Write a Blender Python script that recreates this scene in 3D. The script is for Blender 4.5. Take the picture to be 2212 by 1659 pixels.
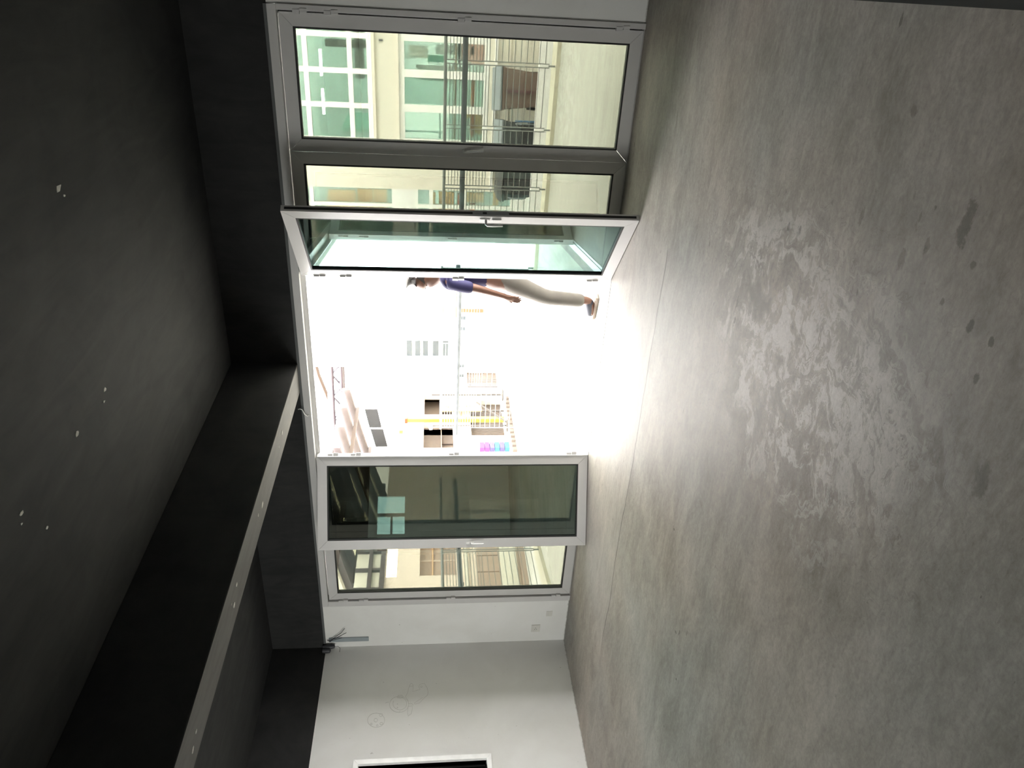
import bpy, bmesh, math, random
from mathutils import Vector, Matrix
random.seed(7)
for o in list(bpy.data.objects): bpy.data.objects.remove(o, do_unlink=True)
S = bpy.context.scene
COL = S.collection
PI = math.pi

# ---------------------------------------------------------------- camera, world, exposure
cam = bpy.data.cameras.new('camera'); cam_o = bpy.data.objects.new('camera', cam); COL.objects.link(cam_o)
cam.sensor_fit = 'HORIZONTAL'; cam.sensor_width = 36.0; cam.lens = 36.0*1661.0/2212.0
cam.clip_start = 0.02; cam.clip_end = 300
EYE = 1.58
yaw, pitch, roll = math.radians(30.593), math.radians(-6.140), math.radians(0.218)
fwd = Vector((-math.sin(yaw)*math.cos(pitch), math.cos(yaw)*math.cos(pitch), math.sin(pitch)))
rt = Vector((math.cos(yaw), math.sin(yaw), 0)); up = rt.cross(fwd)
rt2 = rt*math.cos(roll)+up*math.sin(roll); up2 = up*math.cos(roll)-rt*math.sin(roll)
# the phone was held sideways: the picture's right is the room's down, the picture's up is the room's right
cx, cy, cz = -up2, rt2, -fwd
cam_o.matrix_world = Matrix(((cx.x, cy.x, cz.x, 0), (cx.y, cy.y, cz.y, 0), (cx.z, cy.z, cz.z, EYE), (0, 0, 0, 1)))
S.camera = cam_o

SKY = 7.4
w = bpy.data.worlds.new('overcast'); S.world = w; w.use_nodes = True
bg = w.node_tree.nodes['Background']; bg.inputs[0].default_value = (1.0, 0.972, 0.962, 1); bg.inputs[1].default_value = SKY
# light portals (they emit nothing themselves, they only steer daylight sampling to the doors and the added back window)
def portal(loc, rot, sx, sy):
    l = bpy.data.lights.new('daylight_portal', 'AREA'); l.shape = 'RECTANGLE'; l.size = sx; l.size_y = sy
    l.cycles.is_portal = True
    o = bpy.data.objects.new('daylight_portal', l); COL.objects.link(o); o.location = loc; o.rotation_euler = rot
portal((-3.5, 6.32, 1.36), (math.radians(-90), 0, 0), 6.0, 2.72)
portal((-5.95, -1.62, 1.75), (math.radians(90), 0, 0), 1.9, 1.7)
S.view_settings.view_transform = 'Standard'; S.view_settings.look = 'None'
S.view_settings.exposure = 1.90; S.view_settings.gamma = 1.0; S.view_settings.use_curve_mapping = False
S.render.film_transparent = False
cyc = S.cycles
cyc.use_denoising = True
try: cyc.denoiser = 'OPENIMAGEDENOISE'
except Exception: pass
cyc.max_bounces = 12; cyc.diffuse_bounces = 5; cyc.glossy_bounces = 6; cyc.transmission_bounces = 6
cyc.transparent_max_bounces = 16; cyc.sample_clamp_indirect = 6.0
cyc.caustics_reflective = False; cyc.caustics_refractive = False

# ---------------------------------------------------------------- materials
def mat(name, col=(.5,.5,.5), rough=.5, metal=0, spec=.5, emit=None, noise=None, bump=0):
    """plain surface; noise = (scale, amount) gives small real colour variation of the surface itself"""
    m = bpy.data.materials.new(name); m.use_nodes = True
    nt = m.node_tree; b = nt.nodes['Principled BSDF']
    b.inputs['Base Color'].default_value = (*col, 1); b.inputs['Roughness'].default_value = rough
    b.inputs['Metallic'].default_value = metal; b.inputs['Specular IOR Level'].default_value = spec
    if emit:
        b.inputs['Emission Color'].default_value = (*emit[:3], 1); b.inputs['Emission Strength'].default_value = emit[3]
    sc, am = noise or (9.0, .06)
    tc = nt.nodes.new('ShaderNodeTexCoord'); n = nt.nodes.new('ShaderNodeTexNoise')
    n.inputs['Scale'].default_value = sc; n.inputs['Detail'].default_value = 5
    nt.links.new(tc.outputs['Object'], n.inputs['Vector'])
    r = nt.nodes.new('ShaderNodeValToRGB')
    r.color_ramp.elements[0].position = .3; r.color_ramp.elements[1].position = .7
    r.color_ramp.elements[0].color = (*[max(0, c*(1-am)) for c in col], 1)
    r.color_ramp.elements[1].color = (*[min(1, c*(1+am)) for c in col], 1)
    nt.links.new(n.outputs['Fac'], r.inputs['Fac']); nt.links.new(r.outputs['Color'], b.inputs['Base Color'])
    if bump:
        bp = nt.nodes.new('ShaderNodeBump'); bp.inputs['Strength'].default_value = bump; bp.inputs['Distance'].default_value = .01
        nt.links.new(n.outputs['Fac'], bp.inputs['Height']); nt.links.new(bp.outputs['Normal'], b.inputs['Normal'])
    return m

def glass(name, tint, refl, rcol=(.8, .93, .9)):
    """solar control glass: a share of light passes tinted, a share is mirrored (more at a grazing view)"""
    m = bpy.data.materials.new(name); m.use_nodes = True; nt = m.node_tree; nt.nodes.clear()
    out = nt.nodes.new('ShaderNodeOutputMaterial'); mx = nt.nodes.new('ShaderNodeMixShader')
    t = nt.nodes.new('ShaderNodeBsdfTransparent'); t.inputs[0].default_value = (*tint, 1)
    g = nt.nodes.new('ShaderNodeBsdfGlossy'); g.inputs['Roughness'].default_value = 0.0; g.inputs['Color'].default_value = (*rcol, 1)
    lw = nt.nodes.new('ShaderNodeLayerWeight'); lw.inputs['Blend'].default_value = .5
    pw = nt.nodes.new('ShaderNodeMath'); pw.operation = 'POWER'; pw.inputs[1].default_value = 5.0
    nt.links.new(lw.outputs['Facing'], pw.inputs[0])
    ma = nt.nodes.new('ShaderNodeMath'); ma.operation = 'MULTIPLY_ADD'; ma.use_clamp = True
    ma.inputs[1].default_value = 1.0-refl; ma.inputs[2].default_value = refl
    nt.links.new(pw.outputs[0], ma.inputs[0]); nt.links.new(ma.outputs[0], mx.inputs[0])
    nt.links.new(t.outputs[0], mx.inputs[1]); nt.links.new(g.outputs[0], mx.inputs[2]); nt.links.new(mx.outputs[0], out.inputs[0])
    return m

class NT:
    """small helper to chain shader nodes"""
    def __init__(s, m): s.nt = m.node_tree
    def n(s, t, **k):
        x = s.nt.nodes.new(t)
        for a, v in k.items(): setattr(x, a, v)
        return x
    def set(s, node, i, v):
        if hasattr(v, 'is_output') or isinstance(v, bpy.types.NodeSocket): s.nt.links.new(v, node.inputs[i])
        else: node.inputs[i].default_value = v
    def math(s, op, a, b=0.0, c=0.0, clamp=False):
        x = s.n('ShaderNodeMath', operation=op, use_clamp=clamp)
        s.set(x, 0, a); s.set(x, 1, b)
        if op in ('MULTIPLY_ADD', 'SMOOTH_MIN', 'COMPARE'): s.set(x, 2, c)
        return x.outputs[0]
    def maprange(s, v, a, b, c, d, smooth=True):
        x = s.n('ShaderNodeMapRange'); x.interpolation_type = 'SMOOTHSTEP' if smooth else 'LINEAR'
        for i, q in enumerate((v, a, b, c, d)): s.set(x, i, q)
        return x.outputs[0]
    def noise(s, vec, scale, detail=4, rough=.55, dist=0):
        x = s.n('ShaderNodeTexNoise'); s.set(x, 'Vector', vec); s.set(x, 'Scale', scale); s.set(x, 'Detail', detail)
        s.set(x, 'Roughness', rough); s.set(x, 'Distortion', dist); return x.outputs['Fac']
    def mapping(s, vec, loc=(0,0,0), rot=(0,0,0), sc=(1,1,1)):
        x = s.n('ShaderNodeMapping'); s.set(x, 'Vector', vec); s.set(x, 'Location', loc); s.set(x, 'Rotation', rot); s.set(x, 'Scale', sc)
        return x.outputs[0]
    def mix(s, f, a, b):
        x = s.n('ShaderNodeMix', data_type='RGBA'); s.set(x, 0, f); s.set(x, 6, a); s.set(x, 7, b); return x.outputs[2]

SPOTS = [(-0.67, 2.07, .11, .04, .55), (-0.76, 1.98, .02, .02, .5), (-0.92, 1.9, .035, .02, .6), (-0.92, 1.8, .025, .018, .6), (-0.91, 2.05, .02, .015, .5),
         (-1.03, 3.05, .03, .018, .5), (-1.05, 3.16, .035, .015, .45), (-0.79, 2.21, .05, .02, .4), (-0.72, 2.29, .03, .01, .4), (-1.58, 3.51, .05, .02, .65),
         (-1.67, 3.49, .03, .015, .6), (-1.04, 1.8, .03, .02, .65), (-3.81, 3.32, .012, .02, .7), (-3.76, 3.27, .03, .012, .6), (-3.27, 3.69, .012, .012, .9),
         (-4.06, 3.16, .014, .010, .9), (-0.87, 2.31, .06, .03, .35), (-0.83, 2.62, .06, .02, .35), (-0.18, 2.73, .04, .012, .5), (-1.28, 1.63, .10, .05, .35), (-0.43, 2.5, .03, .03, .35)]
def concrete_floor():
    m = bpy.data.materials.new('polished_concrete'); m.use_nodes = True; k = NT(m); b = m.node_tree.nodes['Principled BSDF']
    P = k.n('ShaderNodeTexCoord').outputs['Object']
    sep = k.n('ShaderNodeSeparateXYZ'); k.set(sep, 0, P); X, Y = sep.outputs[0], sep.outputs[1]
    big = k.noise(P, .9, 5, .6, .4)
    streak = k.noise(k.mapping(P, sc=(1.2, 3.4, 1), rot=(0, 0, .10)), 1.5, 7, .66, .9)
    fine = k.noise(k.mapping(P, sc=(2.2, 4.2, 1)), 7, 7, .72, .5)
    v = k.math('ADD', k.math('MULTIPLY', big, .36), k.math('ADD', k.math('MULTIPLY', streak, .34), k.math('MULTIPLY', fine, .32)))
    rp = k.n('ShaderNodeValToRGB'); k.set(rp, 0, v); e = rp.color_ramp.elements
    e[0].position = .36; e[0].color = (.205, .190, .170, 1); e[1].position = .66; e[1].color = (.51, .475, .44, 1)
    q = e.new(.52); q.color = (.365, .341, .315, 1)
    col = rp.outputs[0]
    # warm and cool drifts of the cement
    hue = k.noise(P, .55, 3, .5, .2)
    tint = k.n('ShaderNodeValToRGB'); k.set(tint, 0, hue); t = tint.color_ramp.elements
    t[0].position = .35; t[0].color = (1.05, .99, .94, 1); t[1].position = .65; t[1].color = (.94, 1.0, 1.02, 1)
    mul = k.n('ShaderNodeMix', data_type='RGBA', blend_type='MULTIPLY'); k.set(mul, 0, 1.0); k.set(mul, 6, col); k.set(mul, 7, tint.outputs[0]); col = mul.outputs[2]
    # arcs of pale skim coat left by the trowel
    warp = k.noise(P, 2.1, 4, .6)
    dx = k.math('SUBTRACT', X, k.math('ADD', -2.35, k.math('MULTIPLY', warp, .9)))
    dy = k.math('SUBTRACT', Y, k.math('ADD', 2.3, k.math('MULTIPLY', k.noise(P, 1.7, 4, .6, .6), .8)))
    rad = k.math('SQRT', k.math('ADD', k.math('MULTIPLY', dx, dx), k.math('MULTIPLY', k.math('MULTIPLY', dy, dy), .55)))
    ang = k.math('ARCTAN2', dy, dx)
    comb = k.n('ShaderNodeCombineXYZ'); k.set(comb, 0, k.math('MULTIPLY', rad, 7.5)); k.set(comb, 1, k.math('MULTIPLY', ang, .9)); k.set(comb, 2, 3.0)
    arcs = k.noise(comb.outputs[0], 1.15, 6, .72, .6)
    cxm = k.math('SUBTRACT', X, -1.55); cym = k.math('SUBTRACT', Y, 2.95)
    rm = k.math('SQRT', k.math('ADD', k.math('MULTIPLY', k.math('MULTIPLY', cxm, cxm), 1.5), k.math('MULTIPLY', k.math('MULTIPLY', cym, cym), .62)))
    msk = k.maprange(k.math('ADD', rm, k.math('MULTIPLY', k.math('SUBTRACT', big, .5), 1.2)), .30, 1.05, 1.0, 0.0)
    brk = k.noise(k.mapping(P, sc=(1.4, 2.6, 1)), 6.5, 8, .74, .3)
    edge = k.math('ADD', k.math('MULTIPLY', arcs, .62), k.math('MULTIPLY', brk, .38))
    pale = k.math('MULTIPLY', k.maprange(edge, .495, .545, 0.0, 1.0), msk)
    col = k.mix(k.math('MULTIPLY', pale, k.math('ADD', .45, k.math('MULTIPLY', fine, .55))), col, (.74, .715, .70, 1))
    dark = k.math('MULTIPLY', k.maprange(edge, .475, .43, 0.0, 1.0), msk)
    col = k.mix(k.math('MULTIPLY', dark, .45), col, (.13, .125, .112, 1))
    vein = k.math('ABSOLUTE', k.math('SUBTRACT', k.noise(comb.outputs[0], 1.7, 5, .6, 1.2), .5))
    vn = k.math('MULTIPLY', k.maprange(vein, .0, .012, 1, 0), k.maprange(rm, .7, 1.5, 1.0, 0.0))
    col = k.mix(k.math('MULTIPLY', vn, .40), col, (.13, .125, .112, 1))
    pits = k.noise(k.mapping(P, sc=(1.3, 2.2, 1)), 13, 5, .75)
    col = k.mix(k.math('MULTIPLY', k.math('MULTIPLY', k.maprange(pits, .60, .68, 0, 1), k.maprange(rm, .7, 1.7, 1.0, .25)), .55), col, (.14, .13, .115, 1))
    # dark scuffs and specks
    sp = k.noise(k.mapping(P, sc=(1.5, 3.2, 1)), 5.2, 2, .5)
    col = k.mix(k.math('MULTIPLY', k.maprange(sp, .73, .79, 0, 1), .6), col, (.055, .055, .045, 1))
    sp2 = k.noise(k.mapping(P, loc=(3, 1, 0), sc=(1.0, 2.2, 1)), 17, 2, .5)
    col = k.mix(k.math('MULTIPLY', k.maprange(sp2, .75, .80, 0, 1), .55), col, (.06, .055, .045, 1))
    gr = k.noise(P, 55, 3, .7); col = k.mix(k.math('MULTIPLY', k.maprange(gr, .35, .70, 0, 1), .20), col, (.13, .125, .115, 1))
    wb = k.math('MULTIPLY', k.math('SUBTRACT', k.noise(P, 24, 5, .7), .5), 1.7)
    for sx, sy, ra, rb, am in SPOTS:
        ex = k.math('DIVIDE', k.math('SUBTRACT', X, sx), ra); ey = k.math('DIVIDE', k.math('SUBTRACT', Y, sy), rb)
        d = k.math('ADD', k.math('SQRT', k.math('ADD', k.math('MULTIPLY', ex, ex), k.math('MULTIPLY', ey, ey))), wb)
        col = k.mix(k.math('MULTIPLY', k.maprange(d, .45, .75, 1, 0), am), col, (.060, .057, .045, 1))
    # repaired strip along the doors with its cut line
    wob = k.math('MULTIPLY', k.math('SUBTRACT', k.noise(P, 1.3, 3, .5), .5), .16)
    yl = k.math('SUBTRACT', Y, k.math('ADD', 4.74, wob))
    inx = k.math('MULTIPLY', k.maprange(X, -5.9, -5.2, 0, 1), k.maprange(X, -1.72, -1.80, 0, 1))
    col = k.mix(k.math('MULTIPLY', k.math('MULTIPLY', k.maprange(yl, .0, .02, 0, 1), inx), .22), col, (.45, .43, .41, 1))
    line = k.math('MULTIPLY', k.maprange(k.math('ABSOLUTE', yl), .002, .012, 1, 0), inx)
    col = k.mix(k.math('MULTIPLY', line, .75), col, (.09, .085, .08, 1))
    k.set(b, 'Base Color', col)
    k.set(b, 'Roughness', k.math('ADD', k.math('MULTIPLY', fine, .20), .46)); k.set(b, 'Specular IOR Level', .16)
    bp = k.n('ShaderNodeBump'); k.set(bp, 'Strength', .16); k.set(bp, 'Distance', .01)
    k.set(bp, 'Height', k.math('SUBTRACT', k.math('ADD', brk, k.math('MULTIPLY', pale, .5)), k.math('MULTIPLY', line, .8)))
    k.set(b, 'Normal', bp.outputs[0])
    return m

def black_paint():
    m = bpy.data.materials.new('matt_black_paint'); m.use_nodes = True; k = NT(m); b = m.node_tree.nodes['Principled BSDF']
    P = k.n('ShaderNodeTexCoord').outputs['Object']
    a = k.noise(P, 1.4, 6, .65, .8); c = k.noise(k.mapping(P, sc=(3.5, .9, 1), rot=(0, 0, .5)), 2.2, 6, .6, 1.0)
    v = k.math('ADD', k.math('MULTIPLY', a, .5), k.math('MULTIPLY', c, .5))
    rp = k.n('ShaderNodeValToRGB'); k.set(rp, 0, v); e = rp.color_ramp.elements
    e[0].position = .35; e[0].color = (.019, .0195, .020, 1); e[1].position = .68; e[1].color = (.037, .037, .0365, 1)
    k.set(b, 'Base Color', rp.outputs[0]); k.set(b, 'Roughness', .75); k.set(b, 'Specular IOR Level', .12)
    return m

def wall_paint():
    m = bpy.data.materials.new('white_wall_paint'); m.use_nodes = True; k = NT(m); b = m.node_tree.nodes['Principled BSDF']
    P = k.n('ShaderNodeTexCoord').outputs['Object']
    v = k.noise(P, 1.1, 5, .6, .3)
    col = k.mix(k.maprange(v, .3, .7, 0, 1), (.76, .755, .735, 1), (.83, .83, .82, 1))
    sep = k.n('ShaderNodeSeparateXYZ'); k.set(sep, 0, P)
    # grime: specks, and a dirty edge where the wall meets the floor
    s = k.noise(P, 26, 2, .5); col = k.mix(k.math('MULTIPLY', k.maprange(s, .77, .80, 0, 1), .5), col, (.2, .19, .17, 1))
    edge = k.maprange(k.math('ADD', sep.outputs[2], k.math('MULTIPLY', k.noise(P, 14, 4, .7), .03)), .012, .03, 1, 0)
    col = k.mix(k.math('MULTIPLY', edge, .7), col, (.2, .18, .15, 1))
    k.set(b, 'Base Color', col); k.set(b, 'Roughness', .6); k.set(b, 'Specular IOR Level', .3)
    return m

def streaky(name, c0, c1, sc=(2, 9, 1), scale=1.5, rough=.7):
    m = bpy.data.materials.new(name); m.use_nodes = True; k = NT(m); b = m.node_tree.nodes['Principled BSDF']
    P = k.n('ShaderNodeTexCoord').outputs['Object']
    v = k.noise(k.mapping(P, sc=sc), scale, 6, .65, .4)
    k.set(b, 'Base Color', k.mix(k.maprange(v, .3, .7, 0, 1), (*c0, 1), (*c1, 1))); k.set(b, 'Roughness', rough)
    return m

M = {}
M['floor'] = concrete_floor(); M['black'] = black_paint(); M['wall'] = wall_paint()
M['alu'] = mat('white_powder_coated_aluminium', (.60, .59, .585), .32, 0, .5, noise=(3, .03))
M['gasket'] = mat('black_rubber_gasket', (.012, .012, .012), .6)
M['handle'] = mat('satin_grey_handle', (.55, .55, .54), .3, .2)
M['whitepl'] = mat('white_plastic', (.78, .78, .76), .35)
M['plate'] = mat('aged_white_plastic', (.66, .65, .61), .4)
M['wframe'] = mat('bright_white_window_frame', (.92, .92, .91), .3)
M['hole'] = mat('dark_socket_hole', (.02, .02, .02), .7)
M['glass'] = glass('solar_glass', (.350, .355, .326), .11, (.68, .98, .94))   # tint per face, light passes two faces
M['soffit'] = streaky('streaky_dark_grey', (.062, .059, .057), (.095, .090, .087), (4, .8, 1), 2.0, .8)
M['darkgrey'] = mat('dark_grey_wall', (.10, .105, .105), .6, noise=(2, .1))
M['winglass'] = glass('smoked_window_glass', (.30, .335, .315), .08)
M['clear'] = glass('clear_window_glass', (.93, .95, .93), .05)
M['conduit'] = mat('grey_conduit', (.30, .34, .36), .5)
M['wire'] = mat('black_wire', (.03, .03, .035), .5)
M['wirew'] = mat('white_wire', (.75, .75, .72), .4)
M['pencil'] = mat('pencil_line', (.56, .55, .53), .8)
M['chip'] = mat('bare_plaster', (.42, .41, .38), .8, noise=(60, .25))
M['steel'] = mat('steel', (.35, .36, .37), .35, .6)

# ---------------------------------------------------------------- mesh helpers
class MB:
    """collects shapes; build() links them as one mesh object"""
    def __init__(s): s.v = []; s.f = []
    def add(s, vs, fs):
        n = len(s.v); s.v += [tuple(p) for p in vs]; s.f += [tuple(i+n for i in f) for f in fs]; return s
    def box(s, x0, x1, y0, y1, z0, z1):
        return s.add([(x0,y0,z0),(x1,y0,z0),(x1,y1,z0),(x0,y1,z0),(x0,y0,z1),(x1,y0,z1),(x1,y1,z1),(x0,y1,z1)],
                     [(0,3,2,1),(4,5,6,7),(0,1,5,4),(1,2,6,5),(2,3,7,6),(3,0,4,7)])
    def prism(s, pts, d):
        """pts: planar polygon in 3D, d: extrusion vector"""
        n = len(pts); d = Vector(d); a = [Vector(p) for p in pts]; nn = Vector((0,0,0))
        for i in range(n): nn += a[i].cross(a[(i+1) % n])
        if nn.dot(d) > 0: a.reverse()
        vs = a+[p+d for p in a]
        fs = [tuple(range(n)), tuple(range(2*n-1, n-1, -1))]+[(i, i+n, (i+1) % n+n, (i+1) % n) for i in range(n)]
        return s.add(vs, fs)
    def tube(s, path, r, seg=8, caps=True):
        P = [Vector(p) for p in path]; n = len(P); R = r if isinstance(r, (list, tuple)) else [r]*n
        vs = []; prev = None
        for i, p in enumerate(P):
            t = (P[min(i+1, n-1)]-P[max(i-1, 0)]).normalized()
            if prev is None:
                a = Vector((0, 0, 1)) if abs(t.z) < .9 else Vector((1, 0, 0)); u = t.cross(a).normalized()
            else: u = (prev-t*prev.dot(t)).normalized()
            prev = u; v = t.cross(u)
            for k in range(seg):
                an = 2*PI*k/seg; vs.append(p+u*math.cos(an)*R[i]+v*math.sin(an)*R[i])
        fs = [(i*seg+k, i*seg+(k+1) % seg, (i+1)*seg+(k+1) % seg, (i+1)*seg+k) for i in range(n-1) for k in range(seg)]
        if caps: fs += [tuple(range(seg-1, -1, -1)), tuple(range((n-1)*seg, n*seg))]
        return s.add(vs, fs)
    def lathe(s, c, prof, axis='z', seg=16):
        vs = []; n = len(prof); c = Vector(c)
        for r, h in prof:
            for k in range(seg):
                a = 2*PI*k/seg; p = (r*math.cos(a), r*math.sin(a), h)
                if axis == 'y': p = (p[0], p[2], -p[1])
                if axis == 'x': p = (p[2], p[0], p[1])
                vs.append(c+Vector(p))
        fs = [(i*seg+k, i*seg+(k+1) % seg, (i+1)*seg+(k+1) % seg, (i+1)*seg+k) for i in range(n-1) for k in range(seg)]
        fs += [tuple(range(seg-1, -1, -1)), tuple(range((n-1)*seg, n*seg))]
        return s.add(vs, fs)
    def mesh(s, name, m, bevel=0, smooth=False):
        me = bpy.data.meshes.new(name); me.from_pydata(s.v, [], s.f); me.update()
        bm = bmesh.new(); bm.from_mesh(me)
        if bevel:
            eds = [e for e in bm.edges if len(e.link_faces) == 2 and e.calc_face_angle(0) > .5]
            bmesh.ops.bevel(bm, geom=eds, offset=bevel, segments=2, affect='EDGES', profile=.6)
        bmesh.ops.recalc_face_normals(bm, faces=bm.faces[:]); bm.to_mesh(me); bm.free()
        if m: me.materials.append(m)
        if smooth:
            me.shade_smooth()
            try: me.set_sharp_from_angle(angle=math.radians(40))
            except Exception: pass
        return me
    def build(s, name, m, parent=None, bevel=0, smooth=False):
        return link(name, s.mesh(name, m, bevel, smooth), parent)

def link(name, me, parent=None):
    o = bpy.data.objects.new(name, me); COL.objects.link(o)
    if parent: o.parent = parent
    return o
def tag(o, label=None, cat=None, group=None, kind=None):
    if label: o['label'] = label
    if cat: o['category'] = cat
    if group: o['group'] = group
    if kind: o['kind'] = kind
    return o
def empty(name, loc=(0,0,0), rz=0, **k):
    o = bpy.data.objects.new(name, None); COL.objects.link(o); o.location = loc; o.rotation_euler = (0, 0, rz)
    o.empty_display_size = .1; return tag(o, **k)
def copy_tree(o, parent=None):
    c = o.copy(); COL.objects.link(c)
    if parent: c.parent = parent
    for ch in list(o.children): copy_tree(ch, c)
    return c
def box(x0, x1, y0, y1, z0, z1): return MB().box(x0, x1, y0, y1, z0, z1)
def wall_with_holes(mb, a0, a1, z0, z1, holes, put):
    """rectangle a0..a1 x z0..z1 with rectangular holes (a0,a1,z0,z1), put(mb, a0, a1, z0, z1) lays one solid block"""
    xs = sorted({a0, a1, *[h[0] for h in holes], *[h[1] for h in holes]}); xs = [x for x in xs if a0 <= x <= a1]
    for i in range(len(xs)-1):
        l, r = xs[i], xs[i+1]; mid = (l+r)/2; z = z0
        for h in sorted([h for h in holes if h[0] < mid < h[1]], key=lambda h: h[2]):
            if h[2] > z: put(mb, l, r, z, h[2])
            z = h[3]
        if z < z1: put(mb, l, r, z, z1)
    return mb

# ---------------------------------------------------------------- the room
YF, H, HEAD = 6.136, 3.32, 2.73          # inner face of the door wall, ceiling height, top of the white walls
XL, XR, YB = -7.10, -0.095, -1.40
st = dict(kind='structure')
f = box(XL-.2, 1.4, YB-.2, YF+.2, -.12, 0).build('floor', M['floor'])
tag(f, 'polished grey concrete floor with trowel swirls and stains', 'floor', **st)
c = box(XL-.2, 1.4, YB-.2, YF+.2, H, H+.15).build('ceiling', M['black'])
tag(c, 'ceiling painted matt black with small bare plaster chips', 'ceiling', **st)
def chip(mb, x, y, z, s, lean=0):
    n = random.randint(6, 8); a0 = random.random()*6
    pts = []
    s *= .75
    for i in range(n):
        a = a0+2*PI*i/n; r = s*random.uniform(.55, 1.2); pts.append((x+r*.8*math.cos(a)+lean*r*math.sin(a), y+r*1.3*math.sin(a), z))
    mb.prism(pts, (0, 0, -.003)); return mb
for x, y, s in ((-1.16, 3.76, .030), (-1.21, 3.80, .013), (-2.25, 3.73, .022), (-2.30, 3.69, .013), (-2.27, 3.34, .024), (-2.27, 2.73, .018), (-2.31, 2.71, .009), (-2.47, 2.87, .012)):
    chip(MB(), x, y, H, s).build('plaster_chip', M['chip'], c)
bm_ = box(-3.70, -3.42, YB, YF, 2.75, H).build('ceiling_beam', M['black'], bevel=.006)
tag(box(-3.699, -3.421, YB, YF-.02, 2.747, 2.7499).build('beam_soffit', M['soffit'], bm_), 'lighter grey underside of the beam')  # thin plate in a lighter grey than the black beam
tag(bm_, 'black ceiling beam running to the doors with chipped underside', 'beam', **st)
for x, y, s in ((-3.54, 5.21, .026), (-3.56, 5.05, .014), (-3.57, 4.36, .026), (-3.55, 4.22, .017), (-3.53, 3.55, .018), (-3.59, 3.44, .021), (-3.54, 3.40, .011), (-3.57, 2.58, .014), (-3.60, 2.50, .020), (-3.62, 5.60, .012)):
    chip(MB(), x, y, 2.747, s, .3).build('plaster_chip', M['chip'], bm_)

# left wall with its window
wl = wall_with_holes(MB(), YB-.2, YF+.2, 0, HEAD, [(3.42, 4.66, 1.00, 2.255)], lambda mb, a, b, z, y: mb.box(XL-.2, XL, a, b, z, y)).build('wall_left', M['wall'])
tag(wl, 'white side wall with a window and faint pencil drawings', 'wall', **st)
box(XL-.2, XL+.004, YB-.2, YF, HEAD, H).build('black_band', M['black'], wl)
wb = wall_with_holes(MB(), XL, 1.4, 0, HEAD, [(-4.45, -3.25, 2.0, 2.6), (-6.9, -5.0, .9, 2.6)], lambda mb, a, b, z, y: mb.box(a, b, YB-.2, YB, z, y)).build('wall_back', M['wall'])
tag(wb, 'white back wall behind the viewer with a high window', 'wall', **st)
box(XL, 1.4, YB-.2, YB+.004, HEAD, H).build('black_band', M['black'], wb)
wr = box(XR, XR+.12, 2.0, YF, 0, H).box(XR+.12, 1.25, 2.0, 2.15, 0, H).box(1.25, 1.4, YB, 2.15, 0, H).build('wall_right', M['darkgrey'])
tag(wr, 'dark grey wall at the right edge of the view', 'wall', **st)
wf = box(XL, -6.445, YF-.006, YF+.2, 0, HEAD).box(-.525, XR, YF-.006, YF+.2, 0, HEAD).build('wall_front', M['wall'])
tag(wf, 'white wall ends either side of the glass doors', 'wall', **st)
box(XL, XR, YF-.012, YF+.2, HEAD, H).build('black_band', M['black'], wf)
box(XL, XR, YF+.2, YF+.26, 0, 3.6).add([], []) # (outer skin is built with the walkway)

def window(name, label, y0, y1, z0, z1, gm, fw=.05):
    """window in the left wall: frame of four mitred bars, inner sash line, pane"""
    r = empty(name, (XL, y0, z0)); tag(r, label, 'window', **st)
    W, Hh = y1-y0, z1-z0
    for a, b, cc, d in (((0,0),(W,0),(W-fw,fw),(fw,fw)), ((W,0),(W,Hh),(W-fw,Hh-fw),(W-fw,fw)), ((W,Hh),(0,Hh),(fw,Hh-fw),(W-fw,Hh-fw)), ((0,Hh),(0,0),(fw,fw),(fw,Hh-fw))):
        MB().prism([(-.12, p[0], p[1]) for p in (a, b, cc, d)], (.155, 0, 0)).build('window_frame', M['wframe'], r, bevel=.002)
    g = fw+.012
    for a in ((fw, W-fw, fw, g), (fw, W-fw, Hh-g, Hh-fw), (fw, g, g, Hh-g), (W-g, W-fw, g, Hh-g)):
        box(-.10, -.06, a[0], a[1], a[2], a[3]).build('gasket', M['gasket'], r)
    box(-.085, -.079, g, W-g, g, Hh-g).build('pane', gm, r)
    return r
window('window_1', 'white framed dark window in the left wall', 3.37, 4.71, .95, 2.305, M['winglass'])
# a dim storeroom behind that window
sr = box(XL-2.6, XL-2.5, 2.6, 6.3, 0, 3).box(XL-2.5, XL-.2, 2.6, 2.7, 0, 3).box(XL-2.5, XL-.2, 6.2, 6.3, 0, 3).box(XL-2.5, XL-.2, 2.7, 6.2, 3, 3.1).box(XL-2.5, XL-.2, 2.7, 6.2, -.1, 0).build('wall_storeroom', M['darkgrey'])
tag(sr, 'dark room seen behind the left wall window', 'wall', **st)
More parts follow.
